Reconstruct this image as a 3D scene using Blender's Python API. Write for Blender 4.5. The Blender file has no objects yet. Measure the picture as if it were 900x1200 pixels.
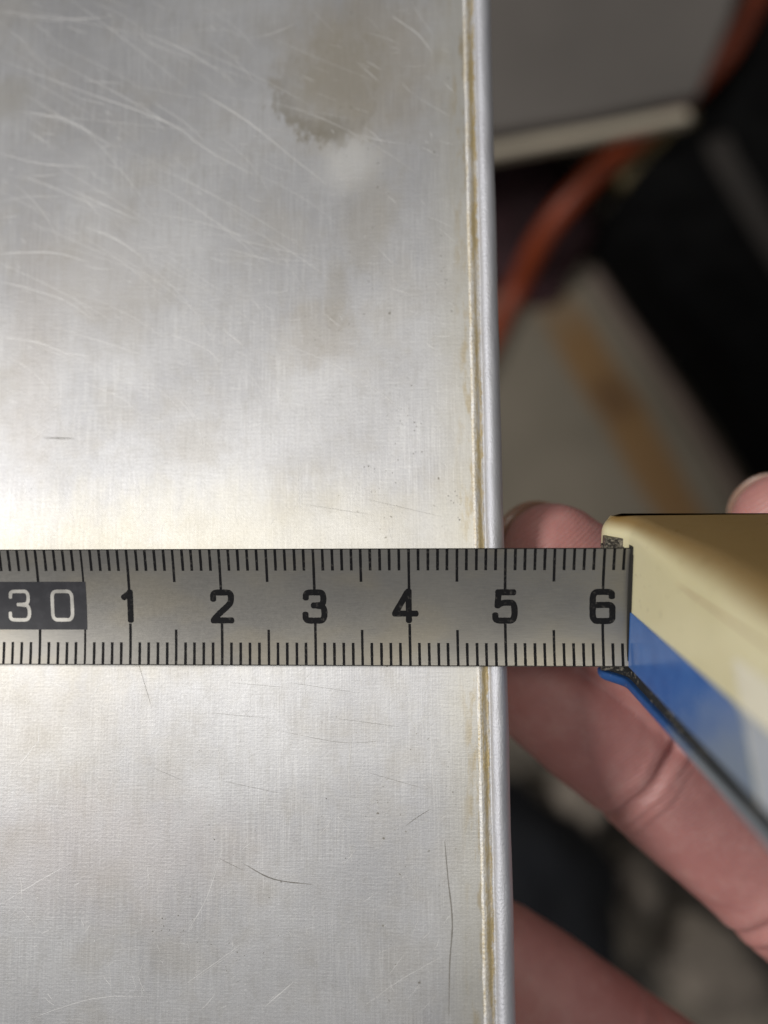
import bpy, bmesh, math, random
import numpy as np
from mathutils import Vector, Matrix, noise as mn

R = math.radians
random.seed(7)
S = 0.001                                  # everything below is authored in millimetres
sc = bpy.context.scene
col = sc.collection

# ------------------------------------------------------------------ camera
cam_d = bpy.data.cameras.new('camera')
cam = bpy.data.objects.new('camera', cam_d); col.objects.link(cam)
cam.location = (0, 0, 0.1)
cam_d.sensor_fit = 'VERTICAL'; cam_d.sensor_height = 36; cam_d.lens = 33
cam_d.clip_start = 0.005; cam_d.clip_end = 20
cam_d.dof.use_dof = True; cam_d.dof.focus_distance = 0.0985; cam_d.dof.aperture_fstop = 8.2
sc.camera = cam

# ------------------------------------------------------------------ light
w = bpy.data.worlds.new('World'); sc.world = w; w.use_nodes = True
w.node_tree.nodes['Background'].inputs[0].default_value = (0.985, 0.985, 1.0, 1)
w.node_tree.nodes['Background'].inputs[1].default_value = 0.215

def area(name, loc, target, size, power, color):
    d = bpy.data.lights.new(name, 'AREA'); d.shape = 'DISK'; d.size = size; d.energy = power; d.color = color
    o = bpy.data.objects.new(name, d); col.objects.link(o); o.location = loc
    o.rotation_euler = (Vector(target) - Vector(loc)).to_track_quat('-Z', 'Y').to_euler()
    return o
area('ceiling_lamp', (-1.15, 0.20, 1.00), (0, 0, 0), 0.36, 13.5, (1.0, 0.975, 0.955))
area('highlight_lamp', (0.06, 0.27, 1.25), (0, 0, 0), 0.30, 1.7, (1.0, 0.95, 0.85))  # unseen lamp, added for the bright band across the metal sheet

sc.view_settings.view_transform = 'Standard'; sc.view_settings.look = 'None'
sc.view_settings.exposure = 0; sc.view_settings.gamma = 1
sc.view_settings.use_curve_mapping = False
sc.cycles.use_denoising = True

# ------------------------------------------------------------------ helpers
def F(px, py, z=0.0):
    """a point of the photograph, carried out to height z (mm)"""
    k = (100 - z) / 1100
    return Vector(((px - 450) * k, (600 - py) * k, z))

def tag(o, label=None, cat=None, group=None, kind=None):
    if label: o['label'] = label
    if cat: o['category'] = cat
    if group: o['group'] = group
    if kind: o['kind'] = kind
    return o

def adopt(o, p):
    o.parent = p
    o.matrix_parent_inverse = p.matrix_basis.inverted()

def empty(name, loc):
    o = bpy.data.objects.new(name, None); col.objects.link(o)
    o.location = Vector(loc) * S; o.empty_display_size = 0.01
    return o

def mesh_obj(name, verts, faces, mat, parent=None, uv=None, smooth=True, base=None):
    """verts in mm, world frame; a top-level mesh gets its origin at base"""
    b = Vector(base) if base is not None else Vector((0, 0, 0))
    me = bpy.data.meshes.new(name)
    me.from_pydata([tuple((Vector(v) - b) * S) for v in verts], [], [tuple(f) for f in faces])
    if uv is not None:
        l = me.uv_layers.new(name='UVMap')
        idx = np.empty(len(me.loops), dtype=np.int32); me.loops.foreach_get('vertex_index', idx)
        l.data.foreach_set('uv', np.asarray(uv, dtype=np.float32)[idx].ravel())
    me.polygons.foreach_set('use_smooth', [smooth] * len(me.polygons))
    me.materials.append(mat); me.update()
    o = bpy.data.objects.new(name, me); col.objects.link(o)
    o.location = b * S
    if parent is not None: adopt(o, parent)
    return o

class NT:
    """short hand for shader nodes"""
    def __init__(self, name):
        self.m = bpy.data.materials.new(name); self.m.use_nodes = True
        self.t = self.m.node_tree; self.b = self.t.nodes['Principled BSDF']
    def n(self, typ, **kw):
        x = self.t.nodes.new(typ)
        for k, v in kw.items(): setattr(x, k, v)
        return x
    def link(self, a, b): self.t.links.new(a, b)
    def put(self, sock, v):
        if isinstance(v, bpy.types.NodeSocket): self.link(v, sock)
        else: sock.default_value = v
    def math(self, op, a, b=0.0, c=None, clamp=False):
        x = self.n('ShaderNodeMath', operation=op, use_clamp=clamp)
        self.put(x.inputs[0], a); self.put(x.inputs[1], b)
        if c is not None: self.put(x.inputs[2], c)
        return x.outputs[0]
    def ramp(self, v, a, b, lo=0.0, hi=1.0):
        x = self.n('ShaderNodeMapRange', interpolation_type='SMOOTHSTEP')
        self.put(x.inputs[0], v); x.inputs[1].default_value = a; x.inputs[2].default_value = b
        x.inputs[3].default_value = lo; x.inputs[4].default_value = hi
        return x.outputs[0]
    def mix(self, f, a, b):
        x = self.n('ShaderNodeMix', data_type='RGBA')
        self.put(x.inputs[0], f)
        self.put(x.inputs[6], a if isinstance(a, bpy.types.NodeSocket) else (*a, 1))
        self.put(x.inputs[7], b if isinstance(b, bpy.types.NodeSocket) else (*b, 1))
        return x.outputs[2]
    def coord(self, kind='Object', scale=(1, 1, 1), loc=(0, 0, 0), rot=(0, 0, 0)):
        c = self.n('ShaderNodeTexCoord'); m = self.n('ShaderNodeMapping')
        m.inputs['Scale'].default_value = scale; m.inputs['Location'].default_value = loc
        m.inputs['Rotation'].default_value = rot
        self.link(c.outputs[kind], m.inputs[0]); return m.outputs[0]
    def noise(self, vec, scale, detail=4, rough=0.55, dist=0.0):
        x = self.n('ShaderNodeTexNoise'); self.link(vec, x.inputs['Vector'])
        x.inputs['Scale'].default_value = scale; x.inputs['Detail'].default_value = detail
        x.inputs['Roughness'].default_value = rough; x.inputs['Distortion'].default_value = dist
        return x.outputs['Fac']
    def bump(self, h, strength, dist, normal=None):
        x = self.n('ShaderNodeBump'); x.inputs['Strength'].default_value = strength
        x.inputs['Distance'].default_value = dist; self.link(h, x.inputs['Height'])
        if normal is not None: self.link(normal, x.inputs['Normal'])
        return x.outputs[0]
    def set(self, **kw):
        for k, v in kw.items():
            s = self.b.inputs[k.replace('_', ' ')]
            if isinstance(v, tuple) and len(v) == 3 and s.type == 'RGBA': v = (*v, 1)
            self.put(s, v)
        return self

MM = 1000.0   # object coordinates are metres: multiply to get millimetres

def plain(name, color, rough=0.5, var=0.15, scale=200, metallic=0.0, bump=0.0, **kw):
    
    t = NT(name); v = t.coord('Object')
    n = t.noise(v, scale, 5)
    c = t.mix(t.ramp(n, .3, .7), tuple(x * (1 - var) for x in color), tuple(min(1, x * (1 + var)) for x in color))
    t.set(Base_Color=c, Roughness=t.math('MULTIPLY_ADD', n, 0.2, rough - .1), Metallic=metallic, **kw)
    if bump: t.set(Normal=t.bump(n, bump, 0.0004))
    return t.m

# ------------------------------------------------------------------ plate frame
KX, KY = 0.075, 0.13
def plate_z(x, y): return 0.99 + KX * (x + 7.33) - 2.05 - KY * (y + 10)
def on_plate(px, py):
    # ray through the pixel: (a k, b k, 100 - 1100 k)
    a, b = px - 450, 600 - py
    c0 = 0.99 + KX * 7.33 - 2.05 - KY * 10
    k = (100 - c0) / (KX * a - KY * b + 1100)
    return Vector((a * k, b * k, 100 - 1100 * k))
E0, E1 = on_plate(575, 0), on_plate(605, 1200)
PN = Vector((-KX, KY, 1)).normalized()
PT = (E0 - E1).normalized()                    # along the rim, up the picture
PS = PN.cross(PT).normalized()                 # away from the rim, to the left
PO = on_plate(588, 600)
PO = E1 + PT * (PO - E1).dot(PT)
def P(s, t, n=0.0): return PO + PS * s + PT * t + PN * n
def st(px, py):
    q = on_plate(px, py) - PO
    return q.dot(PS), q.dot(PT)

# ------------------------------------------------------------------ brushed aluminium
def alu(name, is_rim=False):
    t = NT(name)
    uv = t.coord('UV')                         # u = mm from the rim, v = mm along it
    sep = t.n('ShaderNodeSeparateXYZ'); t.link(uv, sep.inputs[0]); s, v = sep.outputs[0], sep.outputs[1]
    streak = t.noise(t.coord('UV', (6, .16, 1)), 1.0, 5, .72)          # lines along the rim
    streak2 = t.noise(t.coord('UV', (2.2, .05, 1)), 1.0, 4, .6)
    cross = t.noise(t.coord('UV', (.16, 5.5, 1), rot=(0, 0, R(3))), 1.0, 5, .72)
    cross2 = t.noise(t.coord('UV', (.30, 5, 1), loc=(40, 3, 0), rot=(0, 0, R(-17))), 1.0, 4, .65)
    blot = t.noise(uv, .05, 4, .55)
    blot2 = t.noise(t.coord('UV', (1, 1, 1), loc=(31, 17, 0)), .13, 5, .6)
    fine = t.noise(uv, 3.5, 4, .6)
    modu = t.ramp(t.noise(t.coord('UV', (1, 1, 1), loc=(70, 20, 0)), .09, 4, .6), .35, .65, .35, 1.0)
    modu2 = t.ramp(t.noise(t.coord('UV', (1, 1, 1), loc=(20, 90, 0)), .08, 4, .6), .35, .65, .3, 1.0)
    base = t.mix(t.ramp(blot, .35, .65), (.55, .55, .56), (.68, .68, .685))
    base = t.mix(t.math('MULTIPLY', t.ramp(blot2, .46, .70), .42), base, (.56, .53, .475))
    base = t.mix(t.math('MULTIPLY', t.math('MULTIPLY', t.ramp(streak, .42, .66), .44), modu), base, (.88, .88, .87))
    base = t.mix(t.math('MULTIPLY', t.math('MULTIPLY', t.ramp(streak2, .5, .72), .22), modu), base, (.50, .49, .47))
    mott = t.noise(t.coord('UV', (1, .45, 1), loc=(3, 8, 0)), .75, 6, .72)
    base = t.mix(t.math('MULTIPLY', t.ramp(mott, .46, .72), .30), base, (.47, .455, .42))
    base = t.mix(t.math('MULTIPLY', t.math('MULTIPLY', t.ramp(cross, .46, .70), .11), modu2), base, (.42, .41, .39))
    base = t.mix(t.math('MULTIPLY', t.ramp(cross2, .5, .72), .20), base, (.86, .86, .84))
    rough = .52
    if not is_rim:
        jag_fine = t.noise(t.coord('UV', (1, .55, 1), loc=(5, 9, 0)), .9, 6, .7)
        jag_wide = t.noise(t.coord('UV', (1, .6, 1), loc=(15, 2, 0)), .35, 5, .62)
        def blob(px, py, rx, ry, jag, soft, ang=0.0, jscale=.35):
            """a stain of its own outline centred on a point of the sheet"""
            a, b = st(px, py)
            x = t.math('SUBTRACT', s, a); y = t.math('SUBTRACT', v, b)
            ca, sa = math.cos(ang), math.sin(ang)
            xr = t.math('ADD', t.math('MULTIPLY', x, ca / rx), t.math('MULTIPLY', y, sa / rx))
            yr = t.math('ADD', t.math('MULTIPLY', x, -sa / ry), t.math('MULTIPLY', y, ca / ry))
            d = t.math('SQRT', t.math('ADD', t.math('MULTIPLY', xr, xr), t.math('MULTIPLY', yr, yr)))
            nz = jag_fine if jscale > .45 else jag_wide
            d = t.math('MULTIPLY_ADD', t.math('SUBTRACT', nz, .5), jag, d)
            return t.ramp(d, 1 - soft, 1 + soft, 1.0, 0.0)
        def ink(f, amt, colr):
            nonlocal base
            base = t.mix(t.math('MULTIPLY', f, amt), base, colr)
        big = blob(425, 75, 8.5, 9.5, 1.5, .55)
        ink(big, .55, (.48, .43, .345))
        ink(blob(395, 95, 4.6, 5.6, 3.4, .5, R(30), .6), .34, (.43, .385, .29))
        rim1 = t.math('MULTIPLY', blob(378, 118, 6.2, 4.6, 1.6, .16, R(35), .6), t.math('SUBTRACT', 1.0, blob(385, 104, 6.2, 4.6, 1.6, .40, R(35), .6)))
        ink(rim1, .75, (.33, .29, .215))
        ink(blob(388, 155, 1.7, 1.9, 2.0, .4, 0, .8), .45, (.36, .33, .27))
        ink(blob(410, 192, 2.9, 2.9, 1.5, .75, R(-20), .3), .75, (.82, .81, .78))
        ink(blob(430, 262, 2.6, 5.5, 1.5, .6), .35, (.48, .44, .36))
        ink(blob(375, 390, 4.2, 3.6, 1.8, .6, 0, .5), .33, (.47, .42, .34))
        ink(blob(395, 345, 1.2, 4.0, 1.4, .5, 0, .5), .30, (.45, .41, .33))
        ink(blob(40, 400, 3.0, 14, 1.6, .7), .28, (.52, .47, .42))
        ink(blob(120, 330, 6, 7, 1.6, .7), .25, (.52, .48, .44))
        ink(blob(8, 115, 3.2, 2.6, 1.3, .5), .35, (.46, .43, .36))
        ink(blob(60, 690, 30, 8.5, 1.2, .6), .32, (.76, .70, .52))
        ink(blob(330, 640, 24, 7, 1.4, .6), .30, (.78, .74, .60))
        ink(blob(60, 850, 9, 7, 1.5, .7), .25, (.62, .56, .45))
        ink(blob(110, 1000, 14, 6, 1.6, .7), .25, (.66, .58, .55))
        # yellowed film creeping in from the seam
        wob = t.math('MULTIPLY_ADD', t.math('SUBTRACT', blot2, .5), 5.0, s)
        ink(t.ramp(wob, 3.2, 9.0, 1, 0), .33, (.66, .62, .47))
        edge = t.noise(t.coord('UV', (1, .22, 1), loc=(9, 4, 0)), .8, 5, .65)
        ink(t.math('MULTIPLY', t.ramp(s, 3.5, 5.4, 1, 0), t.ramp(edge, .47, .62)), .60, (.50, .40, .22))
        # small dark specks in a band beside the seam
        spk = t.noise(uv, 1.7, 2, .4)
        band = t.math('MULTIPLY', t.ramp(s, 4, 7, 0, 1), t.ramp(s, 15, 22, 1, 0))
        ink(t.math('MULTIPLY', t.math('MULTIPLY', t.ramp(spk, .70, .76), band), t.ramp(blot2, .45, .6)), .8, (.22, .20, .16))
        rough = t.math('MULTIPLY_ADD', big, .08, .50)
        rough = t.math('MULTIPLY_ADD', blot2, .10, rough)
    else:
        edge = t.noise(t.coord('UV', (1, .16, 1)), .9, 5, .7)
        gn = t.noise(t.coord('UV', (1, .5, 1), loc=(7, 1, 0)), 1.4, 5, .7)
        sw_ = t.math('MULTIPLY_ADD', t.math('SUBTRACT', gn, .5), 1.6, s)
        grime = t.math('MULTIPLY', t.ramp(sw_, 2.45, 2.8, 0, 1), t.ramp(sw_, 3.2, 3.9, 1, 0))
        grime = t.math('MULTIPLY', grime, t.ramp(edge, .36, .56, .25, 1))
        base = t.mix(t.math('MULTIPLY', grime, .8), base, (.50, .37, .13))
        g2 = t.math('MULTIPLY', t.ramp(sw_, 3.55, 3.85, 0, 1), t.ramp(edge, .44, .60))
        base = t.mix(t.math('MULTIPLY', g2, .7), base, (.50, .38, .15))
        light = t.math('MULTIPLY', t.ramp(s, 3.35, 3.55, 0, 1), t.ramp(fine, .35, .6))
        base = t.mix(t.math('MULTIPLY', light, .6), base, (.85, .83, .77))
        outer = t.ramp(s, .15, 1.0, 1, 0)
        base = t.mix(t.math('MULTIPLY', outer, .35), base, (.58, .52, .48))
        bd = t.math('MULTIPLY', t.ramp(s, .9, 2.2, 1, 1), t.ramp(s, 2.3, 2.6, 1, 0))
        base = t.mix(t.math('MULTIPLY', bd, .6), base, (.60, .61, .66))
        rough = .58
    rough = t.math('MULTIPLY_ADD', t.math('SUBTRACT', fine, .5), .14, rough)
    n1 = t.bump(streak, .26, .00006)
    n2 = t.bump(cross, .05, .00006, n1)
    n3 = t.bump(cross2, .12, .00006, n2)
    n4 = t.bump(fine, .55 if is_rim else .14, .00012 if is_rim else .00009, n3)
    tan = t.n('ShaderNodeTangent', direction_type='UV_MAP', uv_map='UVMap')
    t.set(Base_Color=base, Metallic=.82, Roughness=rough, Normal=n4, Tangent=tan.outputs[0])
    if not is_rim: t.set(Anisotropic=.68, Anisotropic_Rotation=0.0)
    return t.m

M_plate, M_rim = alu('brushed_aluminium'), alu('rim_aluminium', True)

sheet = empty('metal_sheet', P(40, 0))
tag(sheet, 'scratched brushed aluminium sheet with a rolled rim, under the measuring blade', 'metal sheet')

def extrude_profile(name, prof, mat, t0, t1, dt, wob=0.0, parent=sheet, k_=1.0):
    ts = np.arange(t0, t1 + dt * .5, dt); m = len(prof)
    V, UV, Fc = [], [], []
    for t in ts:
        for i, (s, n) in enumerate(prof):
            ds = wob * (mn.noise((t * .11, i * .03, 3.1)) + .35 * mn.noise((t * .4, i * .1, 9)))
            dn = wob * .8 * mn.noise((t * .35, i * .15, 21))
            V.append(P((s * k_ if s < 10 else s) + ds, t, n + dn)); UV.append((s, t))
    for k in range(len(ts) - 1):
        for i in range(m - 1):
            a = k * m + i
            Fc.append((a, a + m, a + m + 1, a + 1))
    return mesh_obj(name, V, Fc, mat, parent, UV)
# flat part (top and underside), then the seam and the rolled bead as one drawn strip
extrude_profile('panel', [(150, -1.0), (150, 0)] + [(s, 0) for s in np.linspace(149, 3.24, 30)], M_plate, -110, 110, 4)
prof = [(4.1, -.02), (3.9, .03), (3.75, .14), (3.62, .11), (3.45, .11), (3.3, .09), (3.1, .05), (2.95, .0), (2.75, .01), (2.6, .03)]
c, r = 1.3, 1.3
# bead runs from its inner shoulder over the top, round the outside and back underneath
bead = [(c + r * math.cos(R(a)), -.62 + r * math.sin(R(a))) for a in np.linspace(28, 330, 44)]
prof = prof[:10] + bead
prof += [(4.2, -1.0), (150, -1.0)]
extrude_profile('rim', prof, M_rim, -110, 110, .6, .06, sheet, .8)

# scratches and pits: thin marks cut in / lying on the surface
def ribbon(V, Fc, pts, wmax, n0, frame):
    """tapered ribbon along pts (2-D), mapped through frame(x, y, lift)"""
    m = len(pts); b = len(V)
    for i, p in enumerate(pts):
        q0, q1 = pts[max(0, i - 1)], pts[min(m - 1, i + 1)]
        d = (Vector(q1) - Vector(q0)).normalized(); nrm = Vector((-d.y, d.x))
        f = i / (m - 1); wd = wmax * (.15 + .85 * math.sin(math.pi * min(1, max(0, f))) ** .6) * (.75 + .5 * random.random())
        for sg in (-1, 1):
            q = Vector(p) + nrm * (sg * wd / 2); V.append(frame(q.x, q.y, n0))
    for i in range(m - 1):
        a = b + 2 * i; Fc.append((a, a + 1, a + 3, a + 2))

def smooth_pts(pts, n):
    """Catmull-Rom through 2-D points"""
    pts = [Vector(p) for p in pts]
    if len(pts) == 2: return [pts[0].lerp(pts[1], i / n) for i in range(n + 1)]
    q = [pts[0] * 2 - pts[1]] + pts + [pts[-1] * 2 - pts[-2]]
    out = []
    for i in range(1, len(q) - 2):
        for k in range(n):
            t = k / n; a, b, c_, d = q[i - 1], q[i], q[i + 1], q[i + 2]
            out.append(.5 * ((2 * b) + (c_ - a) * t + (2 * a - 5 * b + 4 * c_ - d) * t * t + (3 * b - a - 3 * c_ + d) * t ** 3))
    out.append(pts[-1]); return out

bright = [
    [(153, 33), (215, 58), (267, 90)], [(0, 70), (100, 108), (200, 145), (240, 174), (300, 207)],
    [(47, 63), (133, 107), (190, 140), (233, 170)], [(233, 107), (287, 140), (333, 177), (385, 218)],
    [(460, 20), (490, 40), (507, 63)], [(455, 230), (465, 239)], [(20, 130), (80, 142), (133, 173)],
    [(0, 236), (40, 230), (75, 231)], [(73, 217), (120, 240), (167, 260)], [(100, 266), (140, 283), (173, 306)],
    [(0, 298), (60, 296), (107, 308)], [(0, 330), (33, 338), (75, 352), (113, 377)], [(193, 390), (240, 408), (262, 430)],
    [(200, 460), (228, 490), (240, 535)], [(212, 462), (236, 498)], [(100, 450), (140, 465), (163, 484)],
    [(0, 180), (50, 192), (110, 196)], [(0, 12), (70, 22), (130, 20)], [(260, 385), (285, 405)], [(320, 445), (333, 480)],
    [(0, 395), (45, 402), (90, 420)], [(25, 108), (90, 150)], [(180, 250), (240, 262), (290, 278)],
    [(425, 1180), (470, 1148), (520, 1120)], [(215, 1155), (250, 1130), (285, 1105)], [(220, 1092), (243, 1050), (262, 990)],
    [(0, 1060), (50, 1030), (85, 1010)], [(412, 860), (409, 900), (410, 960)], [(310, 1180), (345, 1150)], [(330, 880), (322, 930)],
    [(20, 900), (45, 868)], [(150, 540), (160, 585)], [(350, 520), (352, 600)], [(430, 430), (437, 470)],
    [(30, 1195), (110, 1170), (180, 1168)], [(255, 860), (262, 950)], [(505, 850), (508, 940)], [(360, 460), (366, 500)]]
dark = [
    ([(521, 985), (525, 1030), (530, 1080), (527, 1130), (526, 1190)], .17), ([(285, 1012), (320, 1030), (368, 1037)], .13),
    ([(475, 968), (490, 957), (505, 948)], .08), ([(50, 513), (88, 514)], .12), ([(255, 1005), (285, 1020)], .06),
    ([(380, 840), (470, 852)], .05), ([(320, 855), (400, 870), (450, 868)], .05), ([(260, 915), (330, 930)], .05),
    ([(430, 905), (500, 925)], .05), ([(340, 800), (420, 812)], .05), ([(240, 835), (320, 842)], .05), ([(180, 900), (215, 915)], .05),
    ([(350, 590), (440, 604)], .05), ([(430, 585), (520, 606)], .05), ([(160, 770), (178, 830)], .05), ([(270, 800), (340, 806)], .04)]
plate_px = lambda x, y, n: on_plate(x, y) + PN * n
V, Fc = [], []
for s_ in bright:
    pts = smooth_pts(s_, 7)
    for rep in range(random.choice((1, 2, 3, 5))):
        o_ = Vector((random.gauss(0, 1.6), random.gauss(0, 1.6))) if rep else Vector((0, 0))
        a_, b_ = (0, len(pts)) if not rep else sorted(random.sample(range(len(pts) + 1), 2))
        q_ = [p + o_ + Vector((random.uniform(-.3, .3), random.uniform(-.3, .3))) for p in pts[a_:b_]]
        if len(q_) > 2: ribbon(V, Fc, q_, random.uniform(.35, .8) if not rep else random.uniform(.15, .4), .010 + rep * .0015, plate_px)
for k in range(520):      # short hairlines, mostly the same sweep as the long ones
    x, y = random.uniform(0, 530), random.choice((random.uniform(0, 620), random.uniform(790, 1190)))
    a = R(random.gauss(24, 16)) if y < 500 else R(random.gauss(85, 25) if random.random() < .6 else random.gauss(-40, 14))
    L = random.uniform(8, 70) * random.random() * (1 if y < 500 else .7); bend = random.uniform(-.3, .3)
    pts = [Vector((x + L * f * math.cos(a + bend * f), y + L * f * math.sin(a + bend * f))) for f in np.linspace(0, 1, 6)]
    pts = [p for p in pts if p.x < 538 and not 640 < p.y < 780]
    if len(pts) > 2: ribbon(V, Fc, pts, random.uniform(.15, .55), .011 + k * 6e-6, plate_px)
for k in range(70):      # long sweeping hairlines across the upper left
    x, y = random.uniform(-40, 330), random.uniform(-20, 430); a = R(random.gauss(22, 9)); L = random.uniform(50, 230); bend = random.uniform(-.05, .35)
    pts = [Vector((x + L * f * math.cos(a + bend * f), y + L * f * math.sin(a + bend * f))) for f in np.linspace(0, 1, 12)]
    pts = [p for p in pts if p.x < 538 and p.y < 630]
    if len(pts) > 2: ribbon(V, Fc, pts, random.uniform(.12, .42), .0145 + k * 6e-6, plate_px)
M_scr = NT('bare_scratch').set(Base_Color=(.93, .92, .90), Metallic=.6, Roughness=.5).m
tag(mesh_obj('scratches', V, Fc, M_scr, sheet), kind='stuff')
V, Fc = [], []
for s_, wd in dark: ribbon(V, Fc, smooth_pts(s_, 7), wd * (9 if wd > .06 else 6), .015, plate_px)
spots = []
for cx, cy, rx, ry, n in ((532, 585, 10, 26, 16), (480, 490, 26, 50, 26), (440, 555, 24, 30, 14), (200, 1085, 28, 18, 14), (265, 1125, 50, 30, 12),
                          (525, 905, 12, 30, 8), (420, 300, 60, 60, 10), (520, 330, 20, 60, 12), (390, 380, 30, 30, 12), (300, 1000, 160, 150, 20)):
    for k in range(n): spots.append((random.gauss(cx, rx * .5), random.gauss(cy, ry * .5)))
for (x, y) in spots:
    if x > 540: continue
    b = len(V); q = random.uniform(.4, 1.0); ang0 = random.random() * 6; el = random.uniform(.4, 1)
    for k in range(7):
        a = k * 2 * math.pi / 7; rr = q * random.uniform(.6, 1.2)
        V.append(on_plate(x + rr * el * math.cos(a), y + rr * math.sin(a)) + PN * .016)
    Fc.append(tuple(range(b, b + 7)))
M_pit = plain('pit_dirt', (.25, .235, .21), .7)
tag(mesh_obj('pits', V, Fc, M_pit, sheet), kind='stuff')

# ------------------------------------------------------------------ measuring tape
TH = R(4.3); HW = 6.22; CURVE = 0.020
def tape(u, v, lift=0.0):
    """u mm along the blade from the '3' mark, v mm across (+ = up the picture)"""
    f = min(1, max(0, (u + 38) / 72)); tau = .045 + .085 * f
    X = -7.334 + math.cos(TH) * u; Z = .99 + math.sin(TH) * u
    yc = (600 - 711.0) * (100 - Z) / 1100 + .03
    zc = CURVE * v * v
    return Vector((X - .02 * v, yc + v * math.cos(tau) - (zc + lift) * math.sin(tau), Z + v * math.sin(tau) + (zc + lift) * math.cos(tau) - .25))

tm_root = empty('tape_measure', F(800, 711, 0))
tag(tm_root, 'yellowed cream and blue tape measure with its steel blade pulled out', 'tape measure')

t = NT('blade_steel')
uv = t.coord('UV')
br = t.noise(t.coord('UV', (.6, 14, 1)), 1.0, 4, .6)
bl = t.noise(uv, .12, 3, .5); fi = t.noise(uv, 2.5, 5, .65)
c_ = t.mix(t.ramp(bl, .3, .7), (.31, .30, .28), (.37, .355, .32))
c_ = t.mix(t.math('MULTIPLY', t.ramp(br, .4, .7), .35), c_, (.46, .44, .40))
warm_refl = t.noise(t.coord('UV', (.55, 1, 1), loc=(4, 2, 0)), .16, 3, .5)
c_ = t.mix(t.math('MULTIPLY', t.ramp(warm_refl, .45, .68), .30), c_, (.47, .41, .29))  # warm reflections put into the blade colour as soft patches
c_ = t.mix(t.math('MULTIPLY', t.ramp(fi, .62, .75), .35), c_, (.20, .19, .17))
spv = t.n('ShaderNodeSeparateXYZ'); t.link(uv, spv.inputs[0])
c_ = t.mix(t.ramp(t.math('ABSOLUTE', spv.outputs[1]), HW - .14, HW - .05), c_, (.05, .047, .042))  # contact shadow along both blade edges, painted into the steel colour
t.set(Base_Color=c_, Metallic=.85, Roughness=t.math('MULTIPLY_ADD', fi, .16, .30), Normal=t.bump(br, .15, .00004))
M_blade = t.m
t = NT('blade_ink'); uv = t.coord('Object'); nz = t.noise(uv, 2600, 3)
t.set(Base_Color=t.mix(t.ramp(nz, .56, .74), (.006, .006, .007), (.06, .056, .05)), Roughness=.6, Specular_IOR_Level=.2)
M_ink = t.m
t = NT('block_ink'); uv = t.coord('Object'); nz = t.noise(uv, 900, 4)
t.set(Base_Color=t.mix(t.ramp(nz, .4, .8), (.034, .034, .040), (.055, .055, .062)), Roughness=.38)
M_block = t.m

us = np.linspace(-52, 36, 89); vs = np.linspace(-HW, HW, 25)
V, UV, Fc = [], [], []
for side in (0, -.13):
    for u in us:
        for v in vs: V.append(tape(u, v, side)); UV.append((u, v))
nu, nv = len(us), len(vs); off = nu * nv
for i in range(nu - 1):
    for j in range(nv - 1):
        a = i * nv + j
        Fc.append((a, a + nv, a + nv + 1, a + 1)); Fc.append((off + a, off + a + 1, off + a + nv + 1, off + a + nv))
for i in range(nu - 1):
    for j in (0, nv - 1):
        a = i * nv + j
        f = (a, a + off, a + off + nv, a + nv); Fc.append(f if j == 0 else f[::-1])
for j in range(nv - 1):
    a = j; Fc.append((a, a + 1, a + 1 + off, a + off))
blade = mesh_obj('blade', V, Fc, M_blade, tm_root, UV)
sh = blade.modifiers.new('sharp', 'EDGE_SPLIT'); sh.split_angle = R(40)
tag(blade, 'brushed steel measuring blade with black centimetre marks')

def strip(V, Fc, u, v0, v1, wd, lift=.012, n=5):
    b = len(V); j = [random.uniform(-.02, .02) for _ in range(4)]
    for i in range(n + 1):
        v = v0 + (v1 - v0) * i / n; ww = wd * (1 + random.uniform(-.06, .06))
        V.append(tape(u - ww / 2, v, lift)); V.append(tape(u + ww / 2, v, lift))
    for i in range(n):
        a = b + 2 * i; Fc.append((a, a + 1, a + 3, a + 2) if v1 > v0 else (a, a + 2, a + 3, a + 1))
V, Fc = [], []
EDGE = HW - .05
for m_ in range(-50, 36):
    k = (m_ + 30) % 10
    u = m_ + random.uniform(-.02, .02)
    wt = .29
    block = m_ <= -25                       # beside the dark '30' block
    if k == 0:
        strip(V, Fc, u, EDGE, 2.65 if block else 1.78, .28); strip(V, Fc, u, -EDGE, -2.5 if block else -1.86, .28)
    elif k == 5:
        if block and m_ == -25:
            strip(V, Fc, u, EDGE, 2.5, .22); strip(V, Fc, u, -EDGE, -2.4, .22)
        else:
            strip(V, Fc, u, EDGE, 2.62, .28); strip(V, Fc, u, -EDGE, -2.5, .27)
    else:
        strip(V, Fc, u, EDGE, 3.85, wt); strip(V, Fc, u, -EDGE, -3.85, wt)
mesh_obj('graduation_marks', V, Fc, M_ink, blade)
# the dark block that carries the 30
V, Fc = [], []
for u in np.linspace(-52, -24.75, 30):
    for v in np.linspace(-2.52, 2.68, 9): V.append(tape(u, v, .018))
for i in range(29):
    for j in range(8):
        a = i * 9 + j; Fc.append((a, a + 9, a + 10, a + 1))
mesh_obj('number_block', V, Fc, M_block, blade)

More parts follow.
